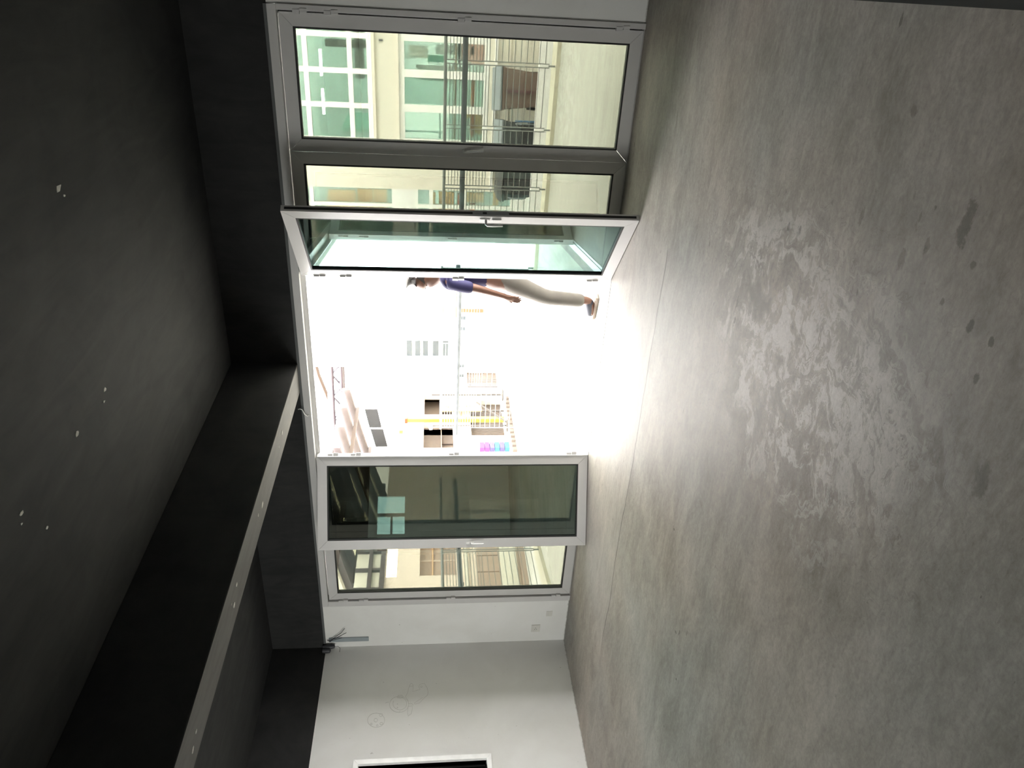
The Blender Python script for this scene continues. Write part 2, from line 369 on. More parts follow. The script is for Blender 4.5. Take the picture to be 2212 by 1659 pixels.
# window high in the back wall (seen only as a reflection in the folded leaf)
r = empty('window_2', (-4.45, YB, 2.0)); tag(r, 'high strip window in the back wall behind the viewer', 'window', **st)
for a in ((0, 1.2, 0, .04), (0, 1.2, .56, .60), (0, .04, .04, .56), (1.16, 1.2, .04, .56), (.37, .43, .04, .56), (.77, .83, .04, .56), (.43, .77, .27, .31)):
    box(a[0], a[1], -.1, .01, a[2], a[3]).build('window_frame', M['whitepl'], r)
for a, b in ((.04, .37), (.43, .77), (.83, 1.16)): box(a, b, -.06, -.054, .04, .56).build('pane', M['winglass'], r)
def back_window(name, x0, x1, z0, z1, label):
    r = empty(name, (x0, YB, z0)); tag(r, label, 'window', **st); W, Hh = x1-x0, z1-z0
    for a in ((0, W, 0, .05), (0, W, Hh-.05, Hh), (0, .05, .05, Hh-.05), (W-.05, W, .05, Hh-.05), (W/2-.025, W/2+.025, .05, Hh-.05)):
        box(a[0], a[1], -.1, .01, a[2], a[3]).build('window_frame', M['whitepl'], r)
    for a, b in ((.05, W/2-.025), (W/2+.025, W-.05)): box(a, b, -.06, -.054, .05, Hh-.05).build('pane', M['clear'], r)
back_window('added_fill_window', -6.9, -5.0, .9, 2.6, 'added unseen fill light window in the back wall behind the viewer on the left')  # invented window, lets in extra daylight to fill the room

# ---------------------------------------------------------------- door frame, six leaves
fr = empty('trim_1', (-.53, YF, 0)); tag(fr, 'white aluminium frame around the row of glass doors', 'door frame', **st)
box(-5.915, 0, -.022, .09, 2.665, 2.727).build('head', M['alu'], fr, bevel=.002)
box(-.036, .004, -.022, .09, 0, 2.664).build('jamb', M['alu'], fr, bevel=.002)
box(-5.915, -5.842, -.022, .09, 0, 2.664).build('jamb', M['alu'], fr, bevel=.002)
box(-.062, -.036, .054, .09, 0, 2.664).build('stop', M['gasket'], fr); box(-5.842, -5.812, .054, .09, 0, 2.664).build('stop', M['gasket'], fr)  # side stops coloured black for the shade in the gaps beside the leaves
box(-5.915, 0, .056, .066, 2.635, 2.664).build('stop', M['alu'], fr)
box(-3.92, -2.05, .060, .075, 2.625, 2.664).build('stop', M['alu'], fr)
box(-6.57, 0, -.018, .09, 2.728, 2.75).build('cover_strip', M['darkgrey'], fr)
sill = box(-5.84, -.04, -.004, .10, .0005, .004).build('trim_2', M['alu']); sill.location = (-.53, YF, 0)
tag(sill, 'flat metal threshold strip under the doors', 'threshold', **st)
box(-5.84, -.04, .020, .028, .004, .0052).build('groove', M['gasket'], sill)

FW, T = .092, .05
def leaf(name, loc, rz, W, label):
    Hh = 2.645
    r = empty(name, loc, rz); tag(r, label, 'door', **st)
    g = .0008
    def bar(nm, a, b, cc, d): MB().prism([(p[0], 0, p[1]) for p in (a, b, cc, d)], (0, T, 0)).build(nm, M['alu'], r, bevel=.0012)
    bar('rail', (g,0), (W-g,0), (W-FW-g,FW), (FW+g,FW)); bar('rail', (W-g,Hh), (g,Hh), (FW+g,Hh-FW), (W-FW-g,Hh-FW))
    bar('stile', (W,g), (W,Hh-g), (W-FW,Hh-FW-g), (W-FW,FW+g)); bar('stile', (0,Hh-g), (0,g), (FW,FW+g), (FW,Hh-FW-g))
    q = MB(); i, o = FW, FW+.013
    for a in ((i, W-i, i, o), (i, W-i, Hh-o, Hh-i), (i, o, o, Hh-o), (W-o, W-i, o, Hh-o)): q.box(a[0], a[1], .001, T-.004, a[2], a[3])
    q.build('gasket', M['gasket'], r)
    box(FW+.004, W-FW-.004, .018, .026, FW+.004, Hh-FW-.004).build('pane', M['glass'], r)
    return r
def lever(r, x, z, side=-1, mt=None, down=1):
    """backplate and lever on the room side (y<0)"""
    mt = mt or M['handle']
    h = box(x-.013, x+.013, -.008, 0, z-.03, z+.045).build('handle', mt, r, bevel=.003)
    MB().tube([(x, -.006, z), (x, -.042, z), (x+side*.0, -.052, z-.012), (x, -.054, z-.05), (x, -.052, z-.125)], [.009, .009, .010, .009, .007], 10).build('lever', mt, h, smooth=True)
    return h
def hinge(r, x, z, w=.05, y0=-.012):
    h = box(x-.016, x+.016, y0, .012, z+.002, z+.05).build('hinge', M['alu'], r, bevel=.002)
    box(x-.004, x+.024, y0-.002, .010, z-.05, z-.002).build('knuckle', M['alu'], h, bevel=.002)
d1 = leaf('door_1', (-1.5492, YF, .006), 0, .9722, 'closed glass door leaf at the far right, hinged to the wall')
for z in (2.495, 2.278, 1.33, .163): hinge(d1, .9722+.006, z, y0=-.026)
h = box(.030, .056, -.008, 0, 1.25, 1.325).build('handle', M['handle'], d1, bevel=.004)
MB().tube([(.045, -.004, 1.30), (.045, -.036, 1.30), (.048, -.042, 1.285), (.062, -.042, 1.16)], [.009, .009, .010, .008], 10).build('lever', M['handle'], h, smooth=True)
d2 = leaf('door_2', (-2.571, YF, .006), 0, 1.0185, 'closed glass door leaf half hidden behind the open leaf')
aC = math.atan2(5.516-6.150, -1.817+2.580)
d3 = leaf('door_3', (-2.580, 6.145, .006), aC, .985, 'glass door leaf swung open into the room')
box(.985, .9875, .012, .040, 0.99, 1.26).build('lock_plate', M['steel'], d3)
box(.985, .9890, .018, .034, 1.155, 1.185).build('latch', M['gasket'], d3)
lever(d3, .945, 1.16); box(.930, .960, -.012, 0, 1.045, 1.115).build('thumb_turn', M['handle'], d3, bevel=.004)
for z in (2.495, 2.278, 1.33, .163): hinge(d3, -.012, z)
box(.985, .9858, .016, .036, .02, 2.62).build('edge_groove', M['gasket'], d3)
aB = math.atan2(6.140-5.747, -4.455+5.287)
d4 = leaf('door_4', (-5.287, 5.747, .006), aB, .925, 'glass door leaf folded back at the left of the opening')
lever(d4, .05, 1.16, mt=M['whitepl'])
for z in (2.495, 2.278, 1.33, .163): hinge(d4, .925+.010, z, y0=.0)
d5 = leaf('door_5', (-5.398, YF, .006), 0, .940, 'fixed glass leaf hidden behind the folded back leaf')
MB().box(.945, .952, -.004, .052, 0, 2.645).build('edge_strip', M['alu'], d5)
d6 = leaf('door_6', (-6.362, YF, .006), 0, .960, 'closed glass door leaf at the far left, hinged to the wall')
for z in (2.495, 2.278, 1.33, .157): hinge(d6, -.010, z, y0=-.026)

# ---------------------------------------------------------------- small fittings
wy = YF-.006
s = empty('wall_socket', (-6.89, wy, .35)); tag(s, 'white wall socket low on the white wall left of the doors', 'socket')
box(-.055, .055, -.010, 0, -.05, .05).build('face_plate', M['plate'], s, bevel=.004)
for x, z in ((-.012, -.008), (-.012, .012), (.010, .002)): box(x-.004, x+.004, -.0115, -.009, z-.003, z+.003).build('socket_hole', M['hole'], s)
s = box(-.04, .04, -.005, 0, -.035, .035).build('blank_plate', M['plate'], bevel=.003); s.location = (-6.66, wy, .21)
tag(s, 'painted over blank plate near the floor beside the socket', 'wall plate')
s = empty('cable_conduit', (-6.975, wy, 2.25)); tag(s, 'grey cable conduit set in the wall under the black band', 'conduit')
box(-.030, .030, -.014, 0, 0, .44).build('channel', M['conduit'], s, bevel=.003)
box(-.036, -.030, -.010, 0, .01, .42).build('chase_edge', M['pencil'], s)
for pts in ([(0, -.01, .44), (-.01, -.03, .43), (.05, -.03, .385), (.13, -.028, .30), (.20, -.026, .255)], [(.0, -.012, .45), (.02, -.03, .43), (.06, -.035, .36), (.135, -.03, .24)], [(0, -.01, .46), (.0, -.026, .44), (.03, -.03, .36), (.055, -.028, .29)]):
    MB().tube(pts, .0032, 6).build('wire', M['wire'], s, smooth=True)
s = empty('cable_gland', (-7.07, wy, 2.72)); tag(s, 'black lump of cable sealing in the corner under the black band', 'cable gland')
MB().lathe((.02, -.035, -.05), [(.004, -.045), (.02, -.04), (.027, -.01), (.026, .05), (.022, .09)], 'z', 12).build('body', M['wire'], s, smooth=True)
MB().lathe((.0, -.07, -.02), [(.008, -.03), (.03, -.02), (.034, .02), (.03, .06)], 'z', 10).build('sealing_blob', M['wire'], s, smooth=True)
MB().tube([(.03, -.05, -.09), (.05, -.06, -.13), (.03, -.07, -.155), (-.01, -.09, -.15)], .0025, 6).build('cable', M['wire'], s, smooth=True)
s = MB().tube([(-3.885, 6.10, 2.775), (-3.872, 6.085, 2.755), (-3.880, 6.08, 2.735), (-3.93, 6.085, 2.72), (-3.96, 6.10, 2.70), (-3.958, 6.13, 2.66)], .004, 6).build('loose_wire', M['wirew'], smooth=True)
tag(s, 'thin white wire hanging from the black band over the opening', 'wire')

DRAW = [[(5.337,1.783),(5.307,1.788),(5.281,1.801),(5.261,1.823),(5.248,1.85),(5.245,1.881),(5.251,1.912),(5.266,1.94),(5.289,1.963),(5.316,1.979),(5.347,1.985),(5.377,1.981),(5.404,1.968),(5.424,1.947),(5.437,1.919),(5.441,1.888),(5.434,1.856),(5.419,1.827),(5.396,1.804),(5.368,1.789),(5.337,1.783)],[(5.422,1.91),(5.428,1.885),(5.424,1.859),(5.411,1.836),(5.391,1.817),(5.366,1.806),(5.34,1.804),(5.315,1.81),(5.294,1.824),(5.28,1.845),(5.275,1.869),(5.279,1.894),(5.292,1.917),(5.311,1.936),(5.336,1.947),(5.362,1.95),(5.388,1.944)],[(5.435,1.846),(5.425,1.851),(5.418,1.866),(5.419,1.884),(5.427,1.899),(5.438,1.906),(5.449,1.9),(5.455,1.885),(5.454,1.867),(5.447,1.852),(5.435,1.846)],[(5.375,1.992),(5.373,2.012),(5.365,2.031)],[(5.432,1.82),(5.487,1.797),(5.549,1.787),(5.587,1.775),(5.601,1.759),(5.586,1.743),(5.547,1.74),(5.495,1.745),(5.507,1.701),(5.52,1.665),(5.554,1.681),(5.583,1.67),(5.591,1.645),(5.595,1.621),(5.57,1.609),(5.53,1.588),(5.477,1.58),(5.44,1.588),(5.395,1.635),(5.35,1.667),(5.336,1.718),(5.348,1.726),(5.383,1.683),(5.414,1.636)],[(5.564,1.785),(5.564,1.74)],[(5.552,1.642),(5.546,1.645),(5.543,1.653),(5.546,1.661),(5.553,1.664),(5.56,1.661),(5.562,1.653),(5.559,1.645),(5.552,1.642)],[(5.432,1.82),(5.393,1.795),(5.342,1.784),(5.347,1.754),(5.326,1.734)],[(5.314,1.789),(5.269,1.792),(5.224,1.792),(5.197,1.786),(5.222,1.755),(5.28,1.745),(5.317,1.745),(5.314,1.789)],[(5.347,1.898),(5.343,1.9),(5.343,1.904),(5.348,1.906),(5.351,1.904),(5.351,1.9),(5.347,1.898)],[(5.304,1.897),(5.3,1.898),(5.3,1.902),(5.304,1.905),(5.308,1.903),(5.308,1.899),(5.304,1.897)],[(5.264,1.874),(5.242,1.881)],[(5.159,2.025),(5.136,2.028),(5.115,2.037),(5.098,2.052),(5.087,2.073),(5.081,2.096),(5.083,2.121),(5.09,2.145),(5.104,2.167),(5.123,2.184),(5.144,2.196),(5.168,2.201),(5.191,2.199),(5.212,2.19),(5.23,2.175),(5.242,2.155),(5.247,2.131),(5.246,2.106),(5.238,2.081),(5.224,2.059),(5.205,2.042),(5.183,2.03),(5.159,2.025)],[(5.223,2.049),(5.212,2.052),(5.205,2.06),(5.206,2.071),(5.213,2.08),(5.224,2.084),(5.235,2.081),(5.242,2.073),(5.241,2.062),(5.234,2.053),(5.223,2.049)],[(5.163,2.099),(5.151,2.101),(5.143,2.11),(5.144,2.122),(5.152,2.131),(5.165,2.136),(5.177,2.133),(5.184,2.124),(5.184,2.113),(5.176,2.103),(5.163,2.099)],[(5.122,2.151),(5.114,2.153),(5.112,2.16),(5.115,2.167),(5.123,2.171),(5.13,2.168),(5.133,2.161),(5.129,2.154),(5.122,2.151)],[(5.121,2.041),(5.113,2.044),(5.109,2.051),(5.109,2.061),(5.114,2.07),(5.122,2.073),(5.13,2.071),(5.134,2.063),(5.134,2.053),(5.128,2.044),(5.121,2.041)],[(5.101,2.088),(5.094,2.091),(5.092,2.098),(5.095,2.105),(5.102,2.108),(5.109,2.106),(5.111,2.099),(5.108,2.091),(5.101,2.088)]]
def drawing(name, strokes, label, r=.0018):
    o = empty(name, (XL, strokes[0][0][0], strokes[0][0][1])); tag(o, label, 'drawing')
    for sk in strokes:
        MB().tube([(.0005, p[0]-strokes[0][0][0], p[1]-strokes[0][0][1]) for p in sk], r, 5).build('pencil_line', M['pencil'], o)
    return o
drawing('astronaut_drawing', DRAW[:12], 'faint pencil drawing of a small floating astronaut on the wall')
drawing('moon_drawing', DRAW[12:], 'faint pencil drawing of a round cratered moon on the wall')

# ---------------------------------------------------------------- outside: walkway, railing, courtyard
M['paver'] = streaky('walkway_concrete', (.50, .50, .44), (.62, .62, .55), (1.2, 6, 1), 1.4)
M['kerb'] = streaky('cream_kerb', (.55, .52, .40), (.66, .63, .50), (2, 2, 2), 2)
M['court'] = streaky('courtyard_concrete', (.55, .56, .52), (.70, .70, .66), (1, 5, 1), 1.2)
M['cream'] = mat('cream_render', (.70, .68, .58), .8, noise=(.8, .03))
M['whiter'] = mat('white_render', (.82, .82, .80), .8, noise=(.8, .02))
M['whitef'] = mat('white_window_frame', (.86, .87, .83), .4)
M['rail'] = mat('galvanised_railing', (.20, .215, .205), .45, .0)
M['pipe'] = mat('blue_grey_handrail', (.060, .067, .074), .45, .0, noise=(14, .25))
M['green'] = glass('green_window_glass', (.84, .91, .875), .12, (.88, .97, .93))
M['beige'] = mat('beige_render', (.78, .68, .58), .8, noise=(.6, .05))
M['beigel'] = mat('pale_beige_render', (.74, .70, .60), .8, noise=(.9, .04))
M['brown'] = mat('brown_panel', (.44, .33, .26), .7, noise=(2, .08))
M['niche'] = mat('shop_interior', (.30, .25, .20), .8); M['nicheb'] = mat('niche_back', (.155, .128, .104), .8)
M['slate'] = mat('slate_roof_panel', (.022, .023, .027), .6)
M['pink'] = mat('pink_steel_tube', (.024, .016, .020), .5, noise=(5, .1))
M['pinkd'] = mat('dusty_purple_steel', (.016, .012, .016), .5)
M['orangebr'] = mat('weathered_orange_timber', (.035, .019, .009), .6)
M['yellow'] = mat('yellow_paint', (.62, .40, .03), .5)
M['yellowd'] = mat('deep_yellow_paint', (.26, .17, .012), .5)
M['orange'] = mat('orange_paint', (.15, .038, .008), .5)
M['roofpale'] = mat('pale_translucent_roof_sheet', (.50, .50, .43), .7, noise=(1, .05))
_nt = M['roofpale'].node_tree; _mx = _nt.nodes.new('ShaderNodeMixShader'); _tl = _nt.nodes.new('ShaderNodeBsdfTranslucent'); _tl.inputs[0].default_value = (.75, .74, .62, 1)
_mx.inputs[0].default_value = .6; _nt.links.new(_nt.nodes['Principled BSDF'].outputs[0], _mx.inputs[1]); _nt.links.new(_tl.outputs[0], _mx.inputs[2]); _nt.links.new(_mx.outputs[0], _nt.nodes['Material Output'].inputs[0])
M['roofbr'] = mat('brown_roof_rib', (.070, .055, .054), .7)
M['binbr'] = mat('brown_bin_plastic', (.155, .105, .082), .5)
M['bingr'] = mat('dark_grey_bin_plastic', (.035, .036, .038), .5)
M['lidgr'] = mat('grey_lid_plastic', (.21, .235, .25), .5, noise=(8, .12))
M['blueb'] = mat('blue_bar', (.07, .16, .27), .4)
M['pinkpl'] = mat('pink_plastic', (.90, .62, .56), .4)
M['red'] = mat('red_chair_leg', (.30, .04, .05), .4)
M['teal'] = mat('pale_teal_sheet', (.28, .55, .46), .6)
M['grn'] = mat('grey_green_interior', (.62, .69, .68), .8)
M['peach'] = mat('peach_board', (.85, .60, .38), .7); M['tan'] = mat('tan_board', (.72, .46, .24), .7); M['rust'] = mat('rust_red_board', (.50, .15, .07), .7)
M['lamp'] = mat('fill_and_tube_glow', (.9, .95, .92), .5, emit=(.88, 1, .94, 16))
M['skyhole'] = mat('lit_window', (.9, .9, .9), .5, emit=(1, 1, .97, 13))
M['purple'] = mat('purple_box', (.10, .022, .12), .5); M['cyan'] = mat('cyan_box', (.016, .11, .16), .5); M['violet'] = mat('blue_violet_box', (.05, .045, .15), .5)
M['timber'] = mat('grey_brown_timber', (.085, .068, .055), .7)
M['bluew'] = mat('bluish_glass_slat', (.024, .033, .036), .25)
M['signy'] = mat('pale_yellow_sign', (.20, .18, .085), .5); M['signd'] = mat('yellow_print', (.16, .14, .02), .5)
M['stand'] = mat('dark_metal_stand', (.05, .045, .04), .5)
M['maroon'] = mat('maroon_strip', (.10, .035, .045), .5)

o = box(-7.75, 2.5, YF+.2, 10.05, -.12, -.004).build('walkway', M['paver']); tag(o, 'pale concrete walkway outside the glass doors', 'walkway', **st)
o = box(-7.20, 2.5, 10.05, 10.42, -.12, .045).build('walkway_kerb', M['kerb'], bevel=.008); tag(o, 'cream kerb under the railing along the walkway', 'kerb', **st)
o = MB().prism([(-7.15, 6.34, -.12), (-7.20, 6.9, -.12), (-7.50, 8.1, -.12), (-7.62, 10.42, -.12), (-7.95, 10.42, -.12), (-7.78, 8.1, -.12), (-7.48, 6.9, -.12), (-7.42, 6.34, -.12)], (0, 0, .165)).build('walkway_kerb', M['kerb'], bevel=.008)
tag(o, 'cream kerb closing the left end of the walkway', 'kerb', **st)
o = box(-16, 6, 10.42, 22, -.20, -.10).box(-16, -7.95, 5, 10.42, -.20, -.10).build('courtyard', M['court']); tag(o, 'pale courtyard paving beyond the railing', 'courtyard', **st)
o = box(-3.9, 2.5, 11.2, 11.32, -.10, .095).build('low_ledge', M['whiter'], bevel=.006); tag(o, 'low white ledge beyond the railing in front of the bins', 'ledge')
# outer face of our own building over the doors
o = box(-7.2, 1.5, YF+.2, YF+.3, 2.74, 4.6).box(-.52, 1.5, YF+.2, YF+.3, 0, 2.74).box(-7.2, -6.80, YF+.2, YF+.3, 0, 2.74).build('wall_outside', M['whiter']); tag(o, 'pale outer wall above the glass doors', 'wall', **st)

o = box(-5.0, 2.5, YF+.3, 10.3, 3.62, 3.9).build('shade_slab', M['whiter']); tag(o, 'added unseen pale slab over the walkway that blocks high sky light', 'roof', **st)  # unseen slab added to keep overhead daylight off the floor by the doors
WIRES = [.10+.077*i for i in range(10)]+[.83+.0405*i for i in range(13)]
def panel_mesh(L):
    fr_ = MB(); r = .0075
    fr_.tube([(.022, 0, .05), (.022, 0, 1.325), (.03, 0, 1.33), (L-.03, 0, 1.33), (L-.022, 0, 1.325), (L-.022, 0, .05)], r, 6)
    return fr_.mesh('mesh_panel', M['rail'], smooth=True), MB().tube([(.022, 0, 0), (L-.022, 0, 0)], .0052, 6).mesh('wire', M['rail'], smooth=True)
def railing(name, loc, rz, n, L, label):
    r = empty(name, loc, rz); tag(r, label, 'railing')
    pm, wm = panel_mesh(L)
    for i in range(n):
        p = link('mesh_panel', pm, r); p.location = (i*L, 0, 0)
        for z in WIRES:
            q = link('wire', wm, p); q.location = (0, 0, z)
    MB().tube([(0, 0, 1.335), (n*L, 0, 1.335)], .018, 8).build('top_rail', M['rail'], r, smooth=True)
    MB().tube([(-.05 if n > 5 else 0, -.07, 1.095), (n*L, -.07, 1.095)], .034, 12).build('handrail', M['pipe'], r, smooth=True)
    for i in range(n+1):
        MB().tube([(i*L, 0, -.02), (i*L, 0, .06)], .012, 6).build('foot', M['rail'], r, smooth=True)
        if i: MB().tube([(i*L-.3, -.005, 1.06), (i*L-.3, -.055, 1.06), (i*L-.3, -.07, 1.085)], .008, 6).build('bracket', M['rail'], r, smooth=True)
    return r
R0 = railing('mesh_railing', (-6.81, 10.12, .065), 0, 12, .772, 'long wire mesh railing with a blue grey handrail across the walkway')
R1 = railing('mesh_railing', (-7.66, 9.95, .065), math.radians(-83), 3, .98, 'short wire mesh railing at the left end of the walkway')

# ---- cream shop building opposite
def pane_grid(root, Y, xs, zs, fw, fd, gm, fm, other={}):
    """window grid on a wall at Y facing the room: vertical bars at xs, horizontal bars at zs, one pane per cell"""
    for x in xs: box(x-fw/2, x+fw/2, Y-fd, Y+.02, zs[0], zs[-1]).build('window_bar', fm, root, bevel=.004)
    for z in zs: box(xs[0]-fw/2, xs[-1]+fw/2, Y-fd+.004, Y+.016, z-fw/2, z+fw/2).build('window_bar', fm, root, bevel=.004)
    for i in range(len(xs)-1):
        for j in range(len(zs)-1): box(xs[i], xs[i+1], Y-.006, Y, zs[j], zs[j+1]).build('pane', other.get(i, gm), root)
b = empty('shop_building', (-3.74, 12.6, -.1)); tag(b, 'cream shop building opposite with white framed windows', 'building')
def loc(o, x, y, z): return o
ux0 = [.76-.50*0, ]
holes = [(.70, 5.0, .78, 2.16), (.70, 5.0, 2.56, 4.9)]
wall_with_holes(MB(), 0, 5.6, 0, 5.6, holes, lambda mb, a, c_, z, y: mb.box(a, c_, 0, .22, z, y)).build('facade', M['cream'], b)
box(.02, 5.6, -.05, 0, .66, .70).build('sill', M['whiter'], b, bevel=.006)
box(.66, 5.04, -.04, .02, 2.16, 2.20).build('lintel', M['beigel'], b); box(.66, 5.04, -.04, .02, 2.52, 2.555).build('ledge', M['beigel'], b)
box(0, 5.6, -.012, 0, .40, .415).build('joint_strip', M['beigel'], b); box(0, 5.6, -.02, 0, .46, .50).build('joint_strip', M['beigel'], b)
pane_grid(b, .05, [.76, 1.285, 1.785, 2.285, 2.80, 3.3, 3.8, 4.3, 4.9], [2.60, 2.89, 3.545, 4.2, 4.85], .075, .05, M['green'], M['whitef'])
lw = [.76, 1.28, 1.79, 2.30, 2.84, 3.4, 3.9, 4.5, 4.95]
pane_grid(b, .05, lw, [.80, 2.13], .11, .05, M['green'], M['whitef'], {2: M['clear']})
# rooms behind the glass
rm = MB().box(.3, 5.5, 2.2, 2.3, 0, 5.2).box(.3, 5.5, .3, 2.3, 2.28, 2.42).box(.2, .3, .3, 2.3, 0, 5.2).box(5.4, 5.5, .3, 2.3, 0, 5.2).box(.3, 5.5, .3, 2.3, 4.95, 5.05).box(.3, 5.5, .3, 2.3, -.02, 0)
rm.build('room_shell', M['grn'], b)
for x in (.6, 1.7, 2.8, 3.9):
    box(x, x+.9, 1.0, 1.45, 4.85, 4.90).build('fill_and_tube_lamp', M['lamp'], b); box(x, x+.9, 1.0, 1.45, 2.16, 2.21).build('fill_and_tube_lamp', M['lamp'], b)  # ceiling panels added to brighten the rooms behind the glass
for x in (.95, 1.55): box(x, x+.40, .9, .96, 3.42, 3.46).build('fill_and_tube_lamp', M['lamp'], b)
box(2.05, 2.15, .5, .62, 2.5, 3.3).build('dark_post', M['darkgrey'], b); box(1.6, 2.6, .5, .62, 2.72, 2.86).build('dark_beam', M['darkgrey'], b)
box(.8, .86, .4, 1.6, 2.45, 3.1).build('screen', M['teal'], b)
for x0, x1, z0, z1, mm in ((1.95, 2.13, 1.72, 2.02, 'whitef'), (1.90, 2.0, 1.45, 1.72, 'teal'), (2.02, 2.16, 1.2, 1.6, 'grn'), (1.93, 2.25, .85, 1.2, 'lidgr'), (1.62, 1.85, 1.1, 1.9, 'grn')):
    box(x0, x1, .5, .53, z0, z1).build('display_board', M[mm], b)
box(1.9, 2.3, .35, .41, 1.22, 1.25).build('shelf', M['darkgrey'], b); box(.76, 2.85, .33, .40, 1.27, 1.30).build('shelf', M['brown'], b)
box(.8, 1.75, .34, .62, .98, 1.02).build('shelf', M['rust'], b); box(.86, 1.22, .36, .5, .80, .97).build('orange_crate', M['tan'], b); box(1.1, 1.2, .36, .5, 1.02, 1.12).build('orange_crate', M['tan'], b)
s = box(-.012, .012, -.03, 0, -.03, .03).build('wall_lamp', M['darkgrey'], bevel=.004); s.location = (-1.50, 12.6, 2.32); tag(s, 'tiny lamp on the cream wall band between the windows', 'lamp')

# pink chair standing behind the lower window
ch = empty('plastic_chair', (-1.62, 12.92, .30), math.radians(8)); tag(ch, 'pink plastic chair with red legs behind the shop window', 'chair')
q = MB(); n = 14
def rr(w, z0, z1, rad, y, k=4):
    P = []
    for cxp, czp, a0 in ((w-rad, z1-rad, 0), (-w+rad, z1-rad, 90), (-w+rad, z0+rad, 180), (w-rad, z0+rad, 270)):
        for i in range(k+1):
            a = math.radians(a0+90*i/k); P.append((cxp+rad*math.cos(a), y, czp+rad*math.sin(a)))
    return P
q.prism(rr(.17, .46, .80, .07, .14), (0, .03, 0)).build('backrest', M['pinkpl'], ch, bevel=.006)
MB().prism(rr(.06, .60, .64, .018, .137), (0, -.004, 0)).build('handle_slot', M['darkgrey'], ch)
box(-.18, .18, -.18, .17, .42, .455).build('seat', M['pinkpl'], ch, bevel=.012)
for x in (-.185, .185): MB().tube([(x, .15, .62), (x, 0, .63), (x, -.14, .62), (x, -.15, .45)], .016, 8).build('armrest', M['pinkpl'], ch, smooth=True)
for x in (-.15, .15):
    for y in (-.15, .13): MB().tube([(x, y, .43), (x*1.12, y*1.12, .0)], .016, 8).build('leg', M['red'], ch, smooth=True)
o = box(-3.6, 1.4, 12.85, 14.75, .22, .30).build('shop_floor', M['beigel']); tag(o, 'raised floor inside the opposite shop', 'floor', **st)

# wheeled bins
def bin_(name, loc_, rz, body, lid, label, sc=1.0):
    r = empty(name, loc_, rz); r.scale = (sc, sc, sc); tag(r, label, 'bin', 'wheeled bins beyond the railing')
    w0, w1, d0, d1, h0, h1 = .215, .27, .20, .27, .06, .60
    q = MB()
    P = lambda w, d, z: [(-w, -d, z), (w, -d, z), (w, d, z), (-w, d, z)]
    q.add(P(w0, d0, h0)+P(w1, d1, h1)+P(w1-.02, d1-.02, h1)+P(w0-.02, d0-.02, h0+.03), [(3,2,1,0), (0,1,5,4), (1,2,6,5), (2,3,7,6), (3,0,4,7), (4,5,9,8), (5,6,10,9), (6,7,11,10), (7,4,8,11), (8,9,13,12), (9,10,14,13), (10,11,15,14), (11,8,12,15), (12,13,14,15)])
    o = q.build('body', M[body], r, bevel=.012)
    box(-w1-.012, w1+.012, -d1-.012, d1+.012, h1-.035, h1).build('rim', M[body], r, bevel=.006)
    l = MB().prism([(-.285, -.30, h1+.005), (-.285, .28, h1+.005), (-.285, .29, h1+.06), (-.285, .10, h1+.115), (-.285, -.18, h1+.085), (-.285, -.31, h1+.03)], (.57, 0, 0)).build('lid', M[lid], r, bevel=.015)
    MB().tube([(-.2, .30, h1+.03), (-.2, .35, h1+.04), (.2, .35, h1+.04), (.2, .30, h1+.03)], .014, 8).build('handle', M[lid], r, smooth=True)
    for x in (-.24, .24): MB().lathe((x-.02, .22, .10), [(.03, 0), (.10, .005), (.10, .035), (.03, .04)], 'x', 16).build('wheel', M['bingr'], r, smooth=True)
    return r
B1 = bin_('wheeled_bin', (-2.03, 12.08, -.10), math.radians(12), 'binbr', 'lidgr', 'brown wheeled bin with a grey lid, first from the right', 1.06)
box(-.05, -.02, -.285, -.262, .15, .55).build('strap', M['maroon'], B1)
B2 = bin_('wheeled_bin', (-2.70, 11.78, -.10), math.radians(10), 'bingr', 'lidgr', 'dark wheeled bin with a grey lid and a blue bar on its side', 1.02)
MB().tube([(.275, -.26, .12), (.275, -.275, .44)], .013, 8).build('blue_bar', M['blueb'], B2, smooth=True)
MB().tube([(.24, -.30, .12), (.24, -.305, .44)], .009, 8).build('pale_bar', M['lidgr'], B2, smooth=True)
B3 = bin_('wheeled_bin', (-3.38, 12.08, -.10), math.radians(-8), 'bingr', 'bingr', 'dark grey wheeled bin with a pale grip, leftmost of the three', .92)
MB().tube([(-.20, -.285, .20), (-.20, -.32, .25), (-.20, -.32, .45), (-.20, -.285, .5)], .016, 8).build('grip', M['lidgr'], B3, smooth=True)

# ---- recessed shop with orange boards, left of the cream building
b = empty('corner_shop', (-6.0, 13.8, -.1)); tag(b, 'recessed corner shop with peach boards behind its windows', 'building')
holes = [(.25, 2.26, 2.05-.0, 3.95), (.25, 2.26, .2, 1.98)]
wall_with_holes(MB(), 0, 2.26, 0, 5.6, [(.35, 2.2, 2.30, 4.1), (.35, 2.2, .15, 1.96)], lambda mb, a, c_, z, y: mb.box(a, c_, 0, .2, z, y)).build('facade', M['whiter'], b)
pane_grid(b, .05, [.38, 1.0, 1.6, 2.18], [2.33, 3.78, 4.08], .07, .05, M['clear'], M['whitef'])
pane_grid(b, .05, [.38, .98, 1.6, 2.18], [.18, 1.05, 1.66, 1.93], .07, .05, M['clear'], M['whitef'])
MB().box(.1, 2.3, 1.9, 2.0, 0, 5).box(.1, .2, .3, 2, 0, 5).box(2.25, 2.35, .22, 2, 0, 5).box(.1, 2.3, .3, 2, 2.08, 2.2).box(.1, 2.3, .3, 2, 4.3, 4.4).box(.1, 2.3, .3, 2, -.02, .05).build('room_shell', M['grn'], b)
